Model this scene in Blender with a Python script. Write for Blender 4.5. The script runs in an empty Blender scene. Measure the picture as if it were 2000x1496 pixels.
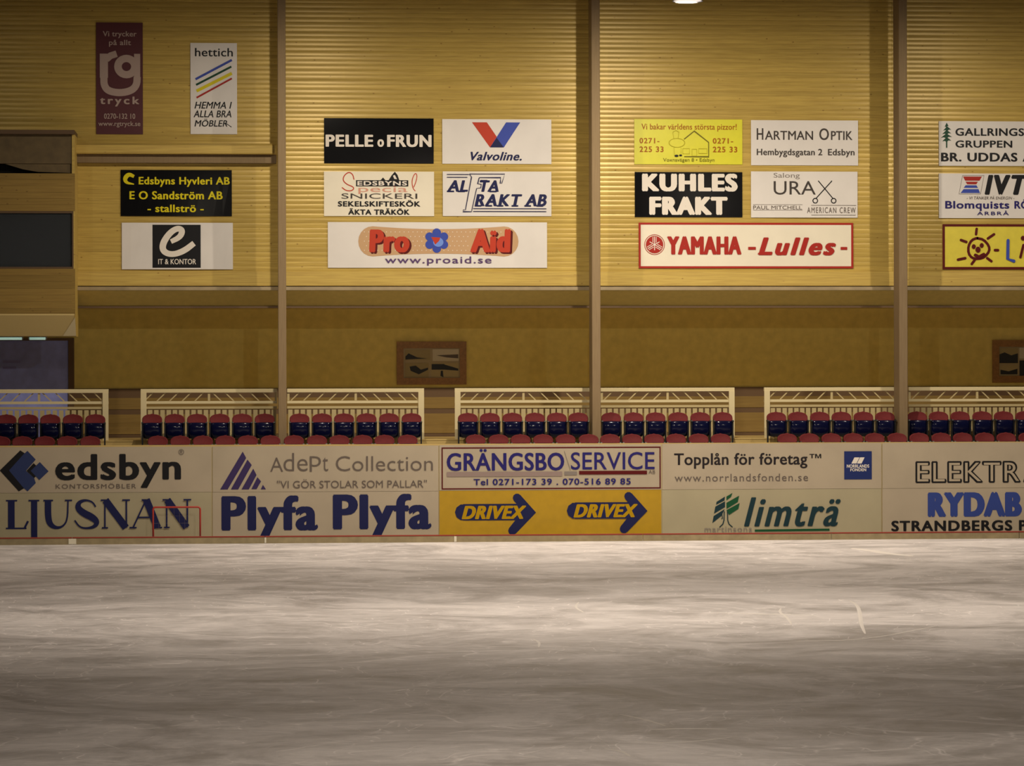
import bpy, bmesh, math, random
from mathutils import Vector, Matrix
random.seed(7)
C = bpy.context.scene.collection
SC = bpy.context.scene

# ------------------------------------------------------------------ camera, world, lamps, exposure
F_PX, HOR, YAW, ROLL = 6000.0, 748.0, math.radians(4.46), 0.0025
CAM = Vector((0, -65.0, 3.37))
FWD = Vector((math.sin(YAW), math.cos(YAW), 0))
R0, U0 = Vector((math.cos(YAW), -math.sin(YAW), 0)), Vector((0, 0, 1))
RGT = R0 * math.cos(ROLL) - U0 * math.sin(ROLL)
UPV = U0 * math.cos(ROLL) + R0 * math.sin(ROLL)
cam = bpy.data.cameras.new('camera')
cam.sensor_width = 36.0
cam.lens = F_PX / 2000.0 * 36.0
cam.clip_end = 400
cam_o = bpy.data.objects.new('camera', cam)
C.objects.link(cam_o)
m = Matrix((RGT, UPV, -FWD)).transposed().to_4x4()
m.translation = CAM
cam_o.matrix_world = m
SC.camera = cam_o

w = bpy.data.worlds.new('hall_ambient')
SC.world = w
w.use_nodes = True
w.node_tree.nodes['Background'].inputs[0].default_value = (1.0, 0.80, 0.62, 1)
w.node_tree.nodes['Background'].inputs[1].default_value = 0.018
SC.view_settings.view_transform = 'Standard'
SC.view_settings.look = 'None'
SC.view_settings.gamma = 1
SC.view_settings.use_curve_mapping = False
SC.view_settings.exposure = -0.42
LAMP_COL = (1.0, 0.875, 0.70)
# (pixel column the lamp hangs over, depth, height, watts)
LAMPS = [(-130, -5, 10.98, 50), (640, -5, 10.92, 540), (1345, -5, 10.87, 860), (2110, -5, 10.98, 470),
         (300, -22, 9.1, 250), (1180, -22, 9.1, 590), (2300, -22, 9.1, 380), (1200, -40, 9.5, 360)]  # this second row of entries: unseen lamps added to fill ice and lower wall


def at(px, py, Y):
    d = FWD + RGT * ((px - 1000) / F_PX) + UPV * ((HOR - py) / F_PX)
    t = (Y - CAM.y) / d.y
    return CAM + d * t


def X(px, Y, py=748): return at(px, py, Y).x
def Z(py, Y, px=1000): return at(px, py, Y).z


# ------------------------------------------------------------------ materials
def lin(r, g, b):
    f = lambda c: (c / 255 / 12.92) if c / 255 <= 0.04045 else ((c / 255 + 0.055) / 1.055) ** 2.4
    return (f(r), f(g), f(b), 1)


MATS = {}


def mat(name, col, rough=0.5, spec=0.5, metal=0.0, emit=None, es=0.0, noise=0.0, nscale=6.0, coat=0.0):
    if name in MATS: return MATS[name]
    m = bpy.data.materials.new(name)
    m.use_nodes = True
    nt = m.node_tree
    b = nt.nodes['Principled BSDF']
    b.inputs['Roughness'].default_value = rough
    b.inputs['Specular IOR Level'].default_value = spec
    b.inputs['Metallic'].default_value = metal
    b.inputs['Coat Weight'].default_value = coat
    c = tuple(col) if len(col) == 4 else tuple(col) + (1,)
    if noise > 0:
        g = nt.nodes.new('ShaderNodeNewGeometry')
        n = nt.nodes.new('ShaderNodeTexNoise')
        n.inputs['Scale'].default_value = nscale
        n.inputs['Detail'].default_value = 4
        nt.links.new(g.outputs['Position'], n.inputs['Vector'])
        r = nt.nodes.new('ShaderNodeMapRange')
        r.inputs['From Min'].default_value = 0.3
        r.inputs['From Max'].default_value = 0.7
        r.inputs['To Min'].default_value = 1 - noise
        r.inputs['To Max'].default_value = 1 + noise
        nt.links.new(n.outputs['Fac'], r.inputs['Value'])
        x = nt.nodes.new('ShaderNodeVectorMath')
        x.operation = 'SCALE'
        x.inputs[0].default_value = c[:3]
        nt.links.new(r.outputs[0], x.inputs['Scale'])
        nt.links.new(x.outputs[0], b.inputs['Base Color'])
    else:
        b.inputs['Base Color'].default_value = c
    if emit:
        b.inputs['Emission Color'].default_value = tuple(emit) + (1,)
        b.inputs['Emission Strength'].default_value = es
    MATS[name] = m
    return m


def wood(name, col, dark, rough=0.42, knots=True, vertical=False, var=0.22):
    m = bpy.data.materials.new(name)
    m.use_nodes = True
    nt = m.node_tree
    N, L = nt.nodes, nt.links
    b = N['Principled BSDF']
    b.inputs['Roughness'].default_value = rough
    b.inputs['Specular IOR Level'].default_value = 0.6
    b.inputs['Specular Tint'].default_value = (1.0, 0.80, 0.45, 1)
    g = N.new('ShaderNodeNewGeometry')
    mp = N.new('ShaderNodeMapping')
    mp.inputs['Scale'].default_value = (30, 30, 1.2) if vertical else (0.9, 14, 26)
    L.new(g.outputs['Position'], mp.inputs['Vector'])
    n = N.new('ShaderNodeTexNoise')
    n.inputs['Scale'].default_value = 1.6
    n.inputs['Detail'].default_value = 5
    n.inputs['Distortion'].default_value = 0.4
    L.new(mp.outputs[0], n.inputs['Vector'])
    ramp = N.new('ShaderNodeMapRange')
    ramp.inputs['From Min'].default_value = 0.3
    ramp.inputs['From Max'].default_value = 0.72
    L.new(n.outputs['Fac'], ramp.inputs['Value'])
    mix = N.new('ShaderNodeMix')
    mix.data_type = 'RGBA'
    mix.inputs[6].default_value = tuple(col) + (1,)
    mix.inputs[7].default_value = tuple(c * 0.6 + d * 0.4 for c, d in zip(col, dark)) + (1,)
    L.new(ramp.outputs[0], mix.inputs[0])
    oi = N.new('ShaderNodeObjectInfo')
    r2 = N.new('ShaderNodeMapRange')
    r2.inputs['To Min'].default_value = 1 - var
    r2.inputs['To Max'].default_value = 1 + var * 0.5
    L.new(oi.outputs['Random'], r2.inputs['Value'])
    sc = N.new('ShaderNodeVectorMath')
    sc.operation = 'SCALE'
    L.new(mix.outputs[2], sc.inputs[0])
    L.new(r2.outputs[0], sc.inputs['Scale'])
    out = sc.outputs[0]
    if knots:
        mk = N.new('ShaderNodeMapping')
        mk.inputs['Scale'].default_value = (1.9, 0.01, 3.6)
        L.new(g.outputs['Position'], mk.inputs['Vector'])
        v = N.new('ShaderNodeTexVoronoi')
        v.inputs['Scale'].default_value = 1.75
        L.new(mk.outputs[0], v.inputs['Vector'])
        kr = N.new('ShaderNodeMapRange')
        kr.inputs['From Min'].default_value = 0.05
        kr.inputs['From Max'].default_value = 0.095
        kr.inputs['To Min'].default_value = 0.75
        kr.inputs['To Max'].default_value = 0.0
        L.new(v.outputs['Distance'], kr.inputs['Value'])
        mk2 = N.new('ShaderNodeMix')
        mk2.data_type = 'RGBA'
        L.new(kr.outputs[0], mk2.inputs[0])
        L.new(out, mk2.inputs[6])
        mk2.inputs[7].default_value = tuple(dark) + (1,)
        out = mk2.outputs[2]
    L.new(out, b.inputs['Base Color'])
    MATS[name] = m
    return m


M_PINE = wood('pine', (0.55, 0.395, 0.100), (0.17, 0.085, 0.02), rough=0.31, var=0.10)
M_PINE_TRIM = wood('pine_trim', (0.55, 0.40, 0.105), (0.2, 0.1, 0.03), rough=0.5, var=0.05)
M_LEDGE = mat('ledge_paint', (0.30, 0.23, 0.13), 0.5, noise=0.15, nscale=3)
M_SOFFIT = mat('soffit_paint', (0.55, 0.42, 0.12), 0.6, noise=0.06, nscale=8)
M_PLASTER = mat('lower_wall_paint', (0.80, 0.645, 0.19), 0.7, spec=0.3, noise=0.08, nscale=5)
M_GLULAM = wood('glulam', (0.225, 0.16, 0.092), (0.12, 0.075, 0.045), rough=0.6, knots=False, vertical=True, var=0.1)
M_BOOTH = wood('booth_pine', (0.29, 0.19, 0.05), (0.11, 0.055, 0.018), rough=0.5, var=0.18)
M_CEIL = wood('ceiling_pine', (0.13, 0.09, 0.05), (0.06, 0.03, 0.015), rough=0.6, knots=False)
M_BROWN = mat('brown_strip', (0.10, 0.055, 0.022), 0.6)
M_BROWN2 = mat('wainscot_brown', (0.12, 0.065, 0.025), 0.6)
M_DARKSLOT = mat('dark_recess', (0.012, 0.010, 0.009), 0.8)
M_OLIVE = mat('olive_board', (0.11, 0.075, 0.03), 0.7, noise=0.2, nscale=5)
M_CREAM = mat('cream_paint', (0.66, 0.56, 0.33), 0.4)
M_CREAM_D = mat('cream_panel', (0.50, 0.40, 0.20), 0.5)
M_STEPWOOD = wood('step_pine', (0.62, 0.46, 0.18), (0.25, 0.14, 0.05), rough=0.5, knots=False, var=0.1)
M_WAINS = wood('wainscot_pine', (0.26, 0.17, 0.05), (0.14, 0.08, 0.03), rough=0.5, knots=False, var=0.1)
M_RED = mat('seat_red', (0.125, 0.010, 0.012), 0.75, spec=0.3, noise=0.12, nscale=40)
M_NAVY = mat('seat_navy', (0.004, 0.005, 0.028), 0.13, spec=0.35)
M_BLACK = mat('black_metal', (0.012, 0.012, 0.014), 0.4)
M_BORDER = mat('border_wood', (0.30, 0.24, 0.13), 0.6, noise=0.15, nscale=6)
M_BORDER_RED = mat('border_red', (0.28, 0.035, 0.02), 0.5)
M_CLIP = mat('clip_white', (0.75, 0.70, 0.55), 0.4)
M_GOAL = mat('goal_red', (0.42, 0.030, 0.018), 0.4)
M_NET = mat('net_cord', (0.45, 0.36, 0.22), 0.8)
M_FRAME = mat('picture_frame_wood', (0.32, 0.16, 0.045), 0.5, noise=0.2, nscale=20)
M_DOOR = mat('door_blue_grey', (0.30, 0.34, 0.80), 0.5, noise=0.12, nscale=4)
M_CONC = mat('tier_concrete', (0.30, 0.26, 0.20), 0.8, noise=0.1)
M_HOUS = mat('lamp_housing', (0.30, 0.29, 0.28), 0.4, metal=0.6)
M_LENS = mat('lamp_lens', (0.9, 0.9, 0.9), 0.4, emit=(1.0, 0.90, 0.93), es=0.9)
M_TUBE = mat('tube_glow', (0.8, 0.9, 0.85), 0.4, emit=(0.55, 0.95, 0.80), es=0.42)
M_GLASS = None


def glass():
    m = bpy.data.materials.new('booth_glass')
    m.use_nodes = True
    b = m.node_tree.nodes['Principled BSDF']
    b.inputs['Base Color'].default_value = (0.55, 0.6, 0.65, 1)
    b.inputs['Transmission Weight'].default_value = 0.95
    b.inputs['Roughness'].default_value = 0.06
    b.inputs['IOR'].default_value = 1.45
    return m


M_GLASS = glass()


def ice_material():
    m = bpy.data.materials.new('ice')
    m.use_nodes = True
    nt = m.node_tree
    N, L = nt.nodes, nt.links
    b = N['Principled BSDF']
    b.inputs['Roughness'].default_value = 0.55
    b.inputs['Specular IOR Level'].default_value = 0.22
    g = N.new('ShaderNodeNewGeometry')

    def noise(scale_xyz, s, detail=5, rough=0.6, dist=0.0):
        mp = N.new('ShaderNodeMapping')
        mp.inputs['Scale'].default_value = scale_xyz
        L.new(g.outputs['Position'], mp.inputs['Vector'])
        n = N.new('ShaderNodeTexNoise')
        n.inputs['Scale'].default_value = s
        n.inputs['Detail'].default_value = detail
        n.inputs['Roughness'].default_value = rough
        n.inputs['Distortion'].default_value = dist
        L.new(mp.outputs[0], n.inputs['Vector'])
        return n.outputs['Fac']

    def rng(v, a, b_, c, d):
        r = N.new('ShaderNodeMapRange')
        r.inputs['From Min'].default_value = a
        r.inputs['From Max'].default_value = b_
        r.inputs['To Min'].default_value = c
        r.inputs['To Max'].default_value = d
        L.new(v, r.inputs['Value'])
        return r.outputs[0]

    def mul(a, b_):
        x = N.new('ShaderNodeMath')
        x.operation = 'MULTIPLY'
        L.new(a, x.inputs[0])
        L.new(b_, x.inputs[1])
        return x.outputs[0]

    def add(a, b_):
        x = N.new('ShaderNodeMath')
        x.operation = 'ADD'
        L.new(a, x.inputs[0])
        L.new(b_, x.inputs[1])
        return x.outputs[0]

    patches = rng(noise((0.42, 0.40, 1), 1.0, 8, 0.68, 1.4), 0.36, 0.58, 0.66, 1.06)
    lanes = rng(noise((0.02, 0.5, 1), 1.0, 6, 0.65, 0.3), 0.36, 0.62, 0.90, 1.06)
    fine = rng(noise((1.0, 2.2, 1), 2.0, 8, 0.78, 1.5), 0.32, 0.68, 0.84, 1.13)
    v = mul(mul(patches, lanes), fine)
    # skate scratches: thin warped cell edges, only in some areas
    mp = N.new('ShaderNodeMapping')
    mp.inputs['Scale'].default_value = (0.30, 0.28, 1)
    L.new(g.outputs['Position'], mp.inputs['Vector'])
    nz = N.new('ShaderNodeTexNoise')
    nz.inputs['Scale'].default_value = 0.9
    nz.inputs['Detail'].default_value = 3
    L.new(mp.outputs[0], nz.inputs['Vector'])
    vm = N.new('ShaderNodeVectorMath')
    vm.operation = 'MULTIPLY_ADD'
    L.new(nz.outputs['Color'], vm.inputs[0])
    vm.inputs[1].default_value = (2.2, 2.2, 0)
    L.new(mp.outputs[0], vm.inputs[2])
    tot = None
    for k, (sc, wd) in enumerate(((1.2, 0.007), (2.6, 0.012), (5.0, 0.02))):
        vo = N.new('ShaderNodeTexVoronoi')
        vo.feature = 'DISTANCE_TO_EDGE'
        vo.inputs['Scale'].default_value = sc
        L.new(vm.outputs[0], vo.inputs['Vector'])
        ln = rng(vo.outputs['Distance'], 0.0, wd, 0.30, 0.0)
        mk = rng(noise((0.3, 0.5, 1), 0.8 + k * 0.5, 2), 0.46, 0.6, 0.0, 1.0)
        s = mul(ln, mk)
        tot = s if tot is None else add(tot, s)
    v = add(v, tot)
    x = N.new('ShaderNodeVectorMath')
    x.operation = 'SCALE'
    x.inputs[0].default_value = (0.75, 0.70, 0.705)
    L.new(v, x.inputs['Scale'])
    L.new(x.outputs[0], b.inputs['Base Color'])
    rr = rng(v, 0.6, 1.1, 0.42, 0.7)
    L.new(rr, b.inputs['Roughness'])
    bp = N.new('ShaderNodeBump')
    bp.inputs['Strength'].default_value = 0.25
    bp.inputs['Distance'].default_value = 0.01
    L.new(v, bp.inputs['Height'])
    L.new(bp.outputs[0], b.inputs['Normal'])
    return m


M_ICE = ice_material()


# ------------------------------------------------------------------ mesh helpers
class MB:
    def __init__(s):
        s.v, s.f = [], []

    def add(s, vs, fs):
        o = len(s.v)
        s.v += [tuple(p) for p in vs]
        s.f += [tuple(i + o for i in q) for q in fs]
        return s

    def box(s, x0, x1, y0, y1, z0, z1):
        return s.add([(x0, y0, z0), (x1, y0, z0), (x1, y1, z0), (x0, y1, z0), (x0, y0, z1), (x1, y0, z1), (x1, y1, z1), (x0, y1, z1)],
                     [(0, 3, 2, 1), (4, 5, 6, 7), (0, 1, 5, 4), (1, 2, 6, 5), (2, 3, 7, 6), (3, 0, 4, 7)])

    def prism_x(s, prof, x0, x1):  # closed (y,z) profile, extruded along X
        n = len(prof)
        vs = [(x0, y, z) for y, z in prof] + [(x1, y, z) for y, z in prof]
        fs = [(i, (i + 1) % n, n + (i + 1) % n, n + i) for i in range(n)]
        fs += [tuple(range(n - 1, -1, -1)), tuple(range(n, 2 * n))]
        return s.add(vs, fs)

    def prism_y(s, prof, y0, y1):  # closed (x,z) profile, extruded along Y
        n = len(prof)
        vs = [(x, y0, z) for x, z in prof] + [(x, y1, z) for x, z in prof]
        fs = [((i + 1) % n, i, n + i, n + (i + 1) % n) for i in range(n)]
        fs += [tuple(range(n)), tuple(range(2 * n - 1, n - 1, -1))]
        return s.add(vs, fs)

    def tube(s, pts, r, n=8, cap=True):
        pts = [Vector(p) for p in pts]
        rings = []
        for i, p in enumerate(pts):
            d = (pts[min(i + 1, len(pts) - 1)] - pts[max(i - 1, 0)]).normalized()
            a = Vector((0, 1, 0)) if abs(d.y) < 0.9 else Vector((1, 0, 0))
            u = d.cross(a).normalized()
            v = d.cross(u).normalized()
            rings.append([p + u * (r * math.cos(2 * math.pi * k / n)) + v * (r * math.sin(2 * math.pi * k / n)) for k in range(n)])
        vs = [q for g in rings for q in g]
        fs = []
        for i in range(len(rings) - 1):
            for k in range(n):
                fs.append((i * n + k, i * n + (k + 1) % n, (i + 1) * n + (k + 1) % n, (i + 1) * n + k))
        if cap:
            fs += [tuple(range(n)), tuple(range(len(vs) - 1, len(vs) - n - 1, -1))]
        return s.add(vs, fs)

    def lathe(s, prof, cx, cy, n=20):  # (r,z)
        vs = [(cx + r * math.cos(2 * math.pi * k / n), cy + r * math.sin(2 * math.pi * k / n), z) for r, z in prof for k in range(n)]
        fs = []
        for i in range(len(prof) - 1):
            for k in range(n):
                fs.append((i * n + k, i * n + (k + 1) % n, (i + 1) * n + (k + 1) % n, (i + 1) * n + k))
        return s.add(vs, fs)

    def mesh(s, name, mt, smooth=False):
        me = bpy.data.meshes.new(name)
        me.from_pydata(s.v, [], s.f)
        me.materials.append(mt)
        bm = bmesh.new()
        bm.from_mesh(me)
        bmesh.ops.recalc_face_normals(bm, faces=bm.faces[:])
        bm.to_mesh(me)
        bm.free()
        if smooth:
            for p in me.polygons: p.use_smooth = True
        return me

    def build(s, name, mt, parent=None, smooth=False, loc=None):
        return link(name, s.mesh(name, mt, smooth), parent, loc)


def link(name, me, parent=None, loc=None):
    o = bpy.data.objects.new(name, me)
    C.objects.link(o)
    if parent is not None: o.parent = parent
    if loc is not None: o.location = loc
    return o


def tag(o, label=None, cat=None, group=None, kind=None):
    if label: o['label'] = label
    if cat: o['category'] = cat
    if group: o['group'] = group
    if kind: o['kind'] = kind
    return o


def empty(name, loc=(0, 0, 0), **k):
    o = bpy.data.objects.new(name, None)
    C.objects.link(o)
    o.location = loc
    o.empty_display_size = 0.2
    return tag(o, **k)


def copy_tree(o, parent=None):
    c = o.copy()
    C.objects.link(c)
    if parent is not None: c.parent = parent
    for ch in list(o.children): copy_tree(ch, c)
    return c


# ------------------------------------------------------------------ depth planes (metres behind the rink border)
Y_BANNER, Y_FASCIA = 0.70, 0.72
Y_ROW1, Y_COL0, Y_COL1, Y_ROW2 = 1.15, 1.52, 2.12, 1.85
Y_RISER, Y_RAIL, Y_WALL, Y_LOW = 2.26, 2.33, 2.72, 5.6
XL, XR = X(-600, Y_LOW), X(2600, Y_LOW)
Z_TOP = 12.7
Z_FTOP, Z_T1, Z_T2, Z_WALK = Z(866.5, Y_FASCIA), 1.46, 1.92, Z(857, Y_RISER)

# ------------------------------------------------------------------ setting: ice, ceiling, walls
o = MB().add([(-48, -64.5, 0), (48, -64.5, 0), (48, Y_FASCIA + 0.1, 0), (-48, Y_FASCIA + 0.1, 0)], [(0, 1, 2, 3)]).build('floor', M_ICE)
tag(o, kind='structure')
ice = o

ceil = MB().box(-30, 32, -40, 4.0, 12.9, 13.1).build('ceiling', M_CEIL)
tag(ceil, kind='structure')

zs = lambda py: Z(py, Y_WALL)
z_trim0, z_trim1 = Z(558.5, Y_WALL), Z(530, Y_WALL)
wall = MB().box(XL, XR, Y_WALL + 0.03, Y_WALL + 0.25, z_trim0, 12.9).build('wall_back', M_PINE_TRIM)
tag(wall, kind='structure')
# horizontal tongue and groove planks, one object each, bay by bay
PITCH = 0.1055
COLX = [X(551.5, Y_COL0), X(1165, Y_COL0), X(1765, Y_COL0)]
bays = [(XL, COLX[0]), (COLX[0], COLX[1]), (COLX[1], COLX[2]), (COLX[2], XR)]
for x0, x1 in bays:
    hx = (x1 - x0) / 2 - 0.002
    h = PITCH / 2 - 0.0004
    c = 0.006
    me = MB().prism_x([(0.030, -h)] + [(-0.0045 * (1 - (t / 5) ** 2), h * t / 5) for t in range(-5, 6)] + [(0.030, h)], -hx, hx).mesh('plank', M_PINE)
    k = 0
    z = z_trim1 + PITCH / 2
    while z < 12.85:
        p = link('plank', me, wall, ((x0 + x1) / 2, Y_WALL + random.uniform(-0.0025, 0.0025), z))
        p.rotation_euler = (math.radians(random.gauss(0, 1.3)), 0, 0)
        z += PITCH
        k += 1
tr = MB().prism_x([(0.05, z_trim0), (-0.02, z_trim0), (-0.026, z_trim0 + 0.006), (-0.026, z_trim1 - 0.006), (-0.02, z_trim1), (0.05, z_trim1)], XL, XR)
tr.v = [(a, b + Y_WALL, c) for a, b, c in tr.v]
tag(tr.build('trim_1', M_PINE_TRIM), kind='structure')
zl0, zl1 = Z(567, Y_WALL - 0.10), Z(559.8, Y_WALL - 0.10)
t2 = MB().prism_x([(Y_WALL + 0.1, zl0), (Y_WALL - 0.10, zl0), (Y_WALL - 0.105, zl0 + 0.01), (Y_WALL - 0.10, zl1 - 0.008), (Y_WALL - 0.085, zl1), (Y_WALL + 0.1, zl1)], XL, XR)
tag(t2.build('trim_2', M_LEDGE), kind='structure')
zc0 = Z(598, 3.1)
t3 = MB().prism_x([(Y_WALL - 0.075, zl0 - 0.002), (3.1, zc0), (Y_LOW + 0.1, zc0), (Y_LOW + 0.1, zl0 - 0.002)], XL, XR)
tag(t3.build('trim_3', M_SOFFIT), kind='structure')
zl_top = zc0
low = MB().box(XL, XR, Y_LOW, Y_LOW + 0.2, 0, zl_top).build('wall_back_lower', M_PLASTER)
tag(low, kind='structure')
t4 = MB().box(XL, XR, 3.06, 3.12, Z(601.5, 3.06), Z(597.5, 3.06))  # dark strip put in for the shaded line under the soffit
tag(t4.build('trim_4', M_BROWN), kind='structure')
# wainscot boards on the lower wall, seen through the aisles
wz = lambda py: Z(py, Y_LOW)
n = 5
for (a, b, mt, dep) in ((757, 775, M_BROWN2, .03), (775, 797, M_WAINS, .045), (797, 807, M_BROWN2, .03), (807, 845, M_WAINS, .045), (845, 852, M_BROWN2, .03)):
    q = MB().box(XL, XR, Y_LOW - dep, Y_LOW, max(wz(b), Z_WALK), wz(a)).build('trim_%d' % n, mt)
    tag(q, kind='structure')
    n += 1
# glulam bracing beam across the first bay
bx0, bx1 = X(150, 2.4), X(541, 2.4)
zb0, zb1 = Z(303, 2.4), Z(282, 2.4)
q = MB().prism_x([(Y_WALL - .01, zb0), (2.36, zb0), (2.34, zb0 + .02), (2.34, zb1 - .05), (2.42, zb1), (Y_WALL - .01, zb1)], bx0, bx1)
tag(q.build('trim_10', M_PINE_TRIM), kind='structure')
q = MB().box(bx0, bx1, Y_WALL - .2, Y_WALL - .01, Z(320, Y_WALL - .2), zb0 - .003)  # dark board standing in for the beam's shadow on the wall
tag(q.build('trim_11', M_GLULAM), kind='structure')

# door under the booth
dz0, dz1 = Z_WALK, Z(664, Y_LOW)
dx0, dx1 = X(-70, Y_LOW), X(134, Y_LOW)
d = MB().box(dx0, dx1, Y_LOW - .05, Y_LOW - .002, dz0, dz1).build('door_1', M_DOOR)
tag(d, kind='structure')
fr = MB()
wj = .13
fr.box(dx1, dx1 + wj, Y_LOW - .09, Y_LOW - .001, dz0, dz1 + .06)
fr.box(dx0 - wj, dx0, Y_LOW - .09, Y_LOW - .001, dz0, dz1 + .06)
fr.box(dx0, dx1, Y_LOW - .09, Y_LOW - .001, dz1, dz1 + .06)
fr.build('door_frame', M_BROWN2, d)
nb = MB()
M_BLUEL = mat('door_sign_blue', (0.24, 0.24, 0.62), .5)
for (a, b, c, e) in ((6, 40, 702, 707), (6, 32, 714, 719)):
    nb.box(X(a, Y_LOW), X(b, Y_LOW), Y_LOW - .056, Y_LOW - .051, Z(e, Y_LOW), Z(c, Y_LOW))
nb.build('notice_lettering', M_BLUEL, d)

# ------------------------------------------------------------------ columns
for i, (cx, lab) in enumerate(zip(COLX, ('grey timber post next to the sign with the looping letter e',
                                         'timber post with broad shadow band beside it, between plaster sign and yellow sign',
                                         'timber post with pale lit side face, before the yellow sun sign'))):
    pz = []
    wd = .093 if i else .088
    col = MB()
    pr = [(cx - wd, Y_COL0 + .01), (cx - wd + .01, Y_COL0), (cx + wd - .01, Y_COL0), (cx + wd, Y_COL0 + .01), (cx + wd, Y_COL1), (cx - wd, Y_COL1)]
    nn = len(pr)
    col.add([(a, b, Z_T2) for a, b in pr] + [(a, b, 12.9) for a, b in pr],
            [(k, (k + 1) % nn, nn + (k + 1) % nn, nn + k) for k in range(nn)] + [tuple(range(nn)), tuple(range(nn, 2 * nn))])
    tag(col.build('column', M_GLULAM), lab, 'post', 'timber posts along the stand')

# ------------------------------------------------------------------ grandstand carcass
gs = empty('grandstand', (0, Y_FASCIA, 0), label='stepped timber stand carcass with plank front behind the rink border', cat='stand')


def gpart(mb, name, mt):
    mb.v = [(a, b - Y_FASCIA, c) for a, b, c in mb.v]
    return mb.build(name, mt, gs)


gpart(MB().box(XL, XR, Y_FASCIA, Y_FASCIA + .06, 0, Z_FTOP - .03), 'front_panel', M_CREAM_D)
gpart(MB().box(XL, XR, Y_FASCIA, Y_FASCIA + .085, Z_FTOP - .03, Z_FTOP), 'cap_rail', M_STEPWOOD)
gpart(MB().box(XL, XR, Y_FASCIA + .06, 1.5, Z_T1 - .06, Z_T1), 'lower_tier', M_CONC)
gpart(MB().box(XL, XR, 1.44, 1.5, Z_T1, Z_T2 - .05), 'riser', M_CONC)
gpart(MB().box(XL, XR, 1.44, Y_RISER, Z_T2 - .05, Z_T2), 'upper_tier', M_CONC)
gpart(MB().box(XL, XR, Y_RISER, Y_RISER + .05, Z_T2, Z_WALK - .03), 'riser_board', M_STEPWOOD)
gpart(MB().box(XL, XR, Y_RISER - .01, Y_LOW - .051, Z_WALK - .03, Z_WALK), 'walkway', M_STEPWOOD)

# ------------------------------------------------------------------ rink border sections
JO = [-232, 140, 517, 888, 1255, 1623, 1990, 2360]
ORD = ['passing in front of the red goal frame', 'below the double navy word on cream banner', 'below the yellow arrow banner', 'below the green tree banner',
       'below the solid blue word banner']
labs = ['low timber rink border board running out of frame past the serif word banner',
        'low timber rink border board in front of the small red goal frame',
        'low timber rink border board below the repeated heavy navy word banner',
        'low timber rink border board below the yellow arrow banner',
        'low timber rink border board below the green tree logo banner',
        'low timber rink border board below the rounded bold blue word banner',
        'low timber rink border board cut off by the frame edge past the blue word banner']
for i in range(7):
    x0, x1 = X(JO[i], 0) + .006, X(JO[i + 1], 0) - .006
    r = empty('border_board', (x0, 0, 0), label=labs[i], cat='rink border', group='sections of the low rink border')
    w_ = x1 - x0
    MB().prism_x([(0, 0), (.05, 0), (.05, .128), (.044, .132), (.006, .132), (0, .128)], 0, w_).build('board', M_BORDER, r)
    MB().prism_x([(-.004, .132), (.054, .132), (.054, .152), (.046, .158), (.004, .158), (-.004, .152)], 0, w_).build('top_strip', M_BORDER_RED, r)
    cw = {1: .16, 2: .035, 3: .05}.get(i, .02)
    if i in (1, 2, 3):
        MB().box(-cw / 2, cw / 2, -.008, -.001, .012, .125).build('joint_clip', M_CLIP, r)

# ------------------------------------------------------------------ small red goal behind the border
gy = .22
gx0, gx1 = X(299, gy, 1020), X(391, gy, 1020)
gz = Z(990.5, gy, 345)
gl = empty('goal', ((gx0 + gx1) / 2, gy, 0), label='small red tubular goal frame standing behind the border', cat='goal')
hw = (gx1 - gx0) / 2
rr = .05
pts = [(-hw, 0, 0.0), (-hw, 0, gz - rr)] + [(-hw + rr - rr * math.cos(a), 0, gz - rr + rr * math.sin(a)) for a in [k * math.pi / 8 for k in range(1, 4)]] + [(-hw + rr, 0, gz)]
pts += [(-p[0], 0, p[2]) for p in reversed(pts)]
MB().tube(pts, .019, 8).build('goal_frame', M_GOAL, gl, True)
for s in (-1, 1):
    MB().tube([(s * hw, 0.02, .02), (s * hw, .40, .02), (s * hw, .40, .12), (s * hw, .02, gz - .06)], .010, 6).build('back_stay', M_GOAL, gl)
nt_ = MB()
for k in range(8):
    xx = -hw + 2 * hw * (k + 1) / 9
    nt_.tube([(xx, .015, gz - .03), (xx, .39, .10), (xx, .40, .01)], .0011, 3, False)
for k in range(5):
    f = k / 4
    yy, zz = .015 + .375 * f, gz - .03 + (.10 - gz + .03) * f
    nt_.tube([(-hw, yy, zz), (hw, yy, zz)], .0011, 3, False)
tag(nt_.build('net', M_NET, gl), kind='stuff')

# ------------------------------------------------------------------ seats


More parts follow.
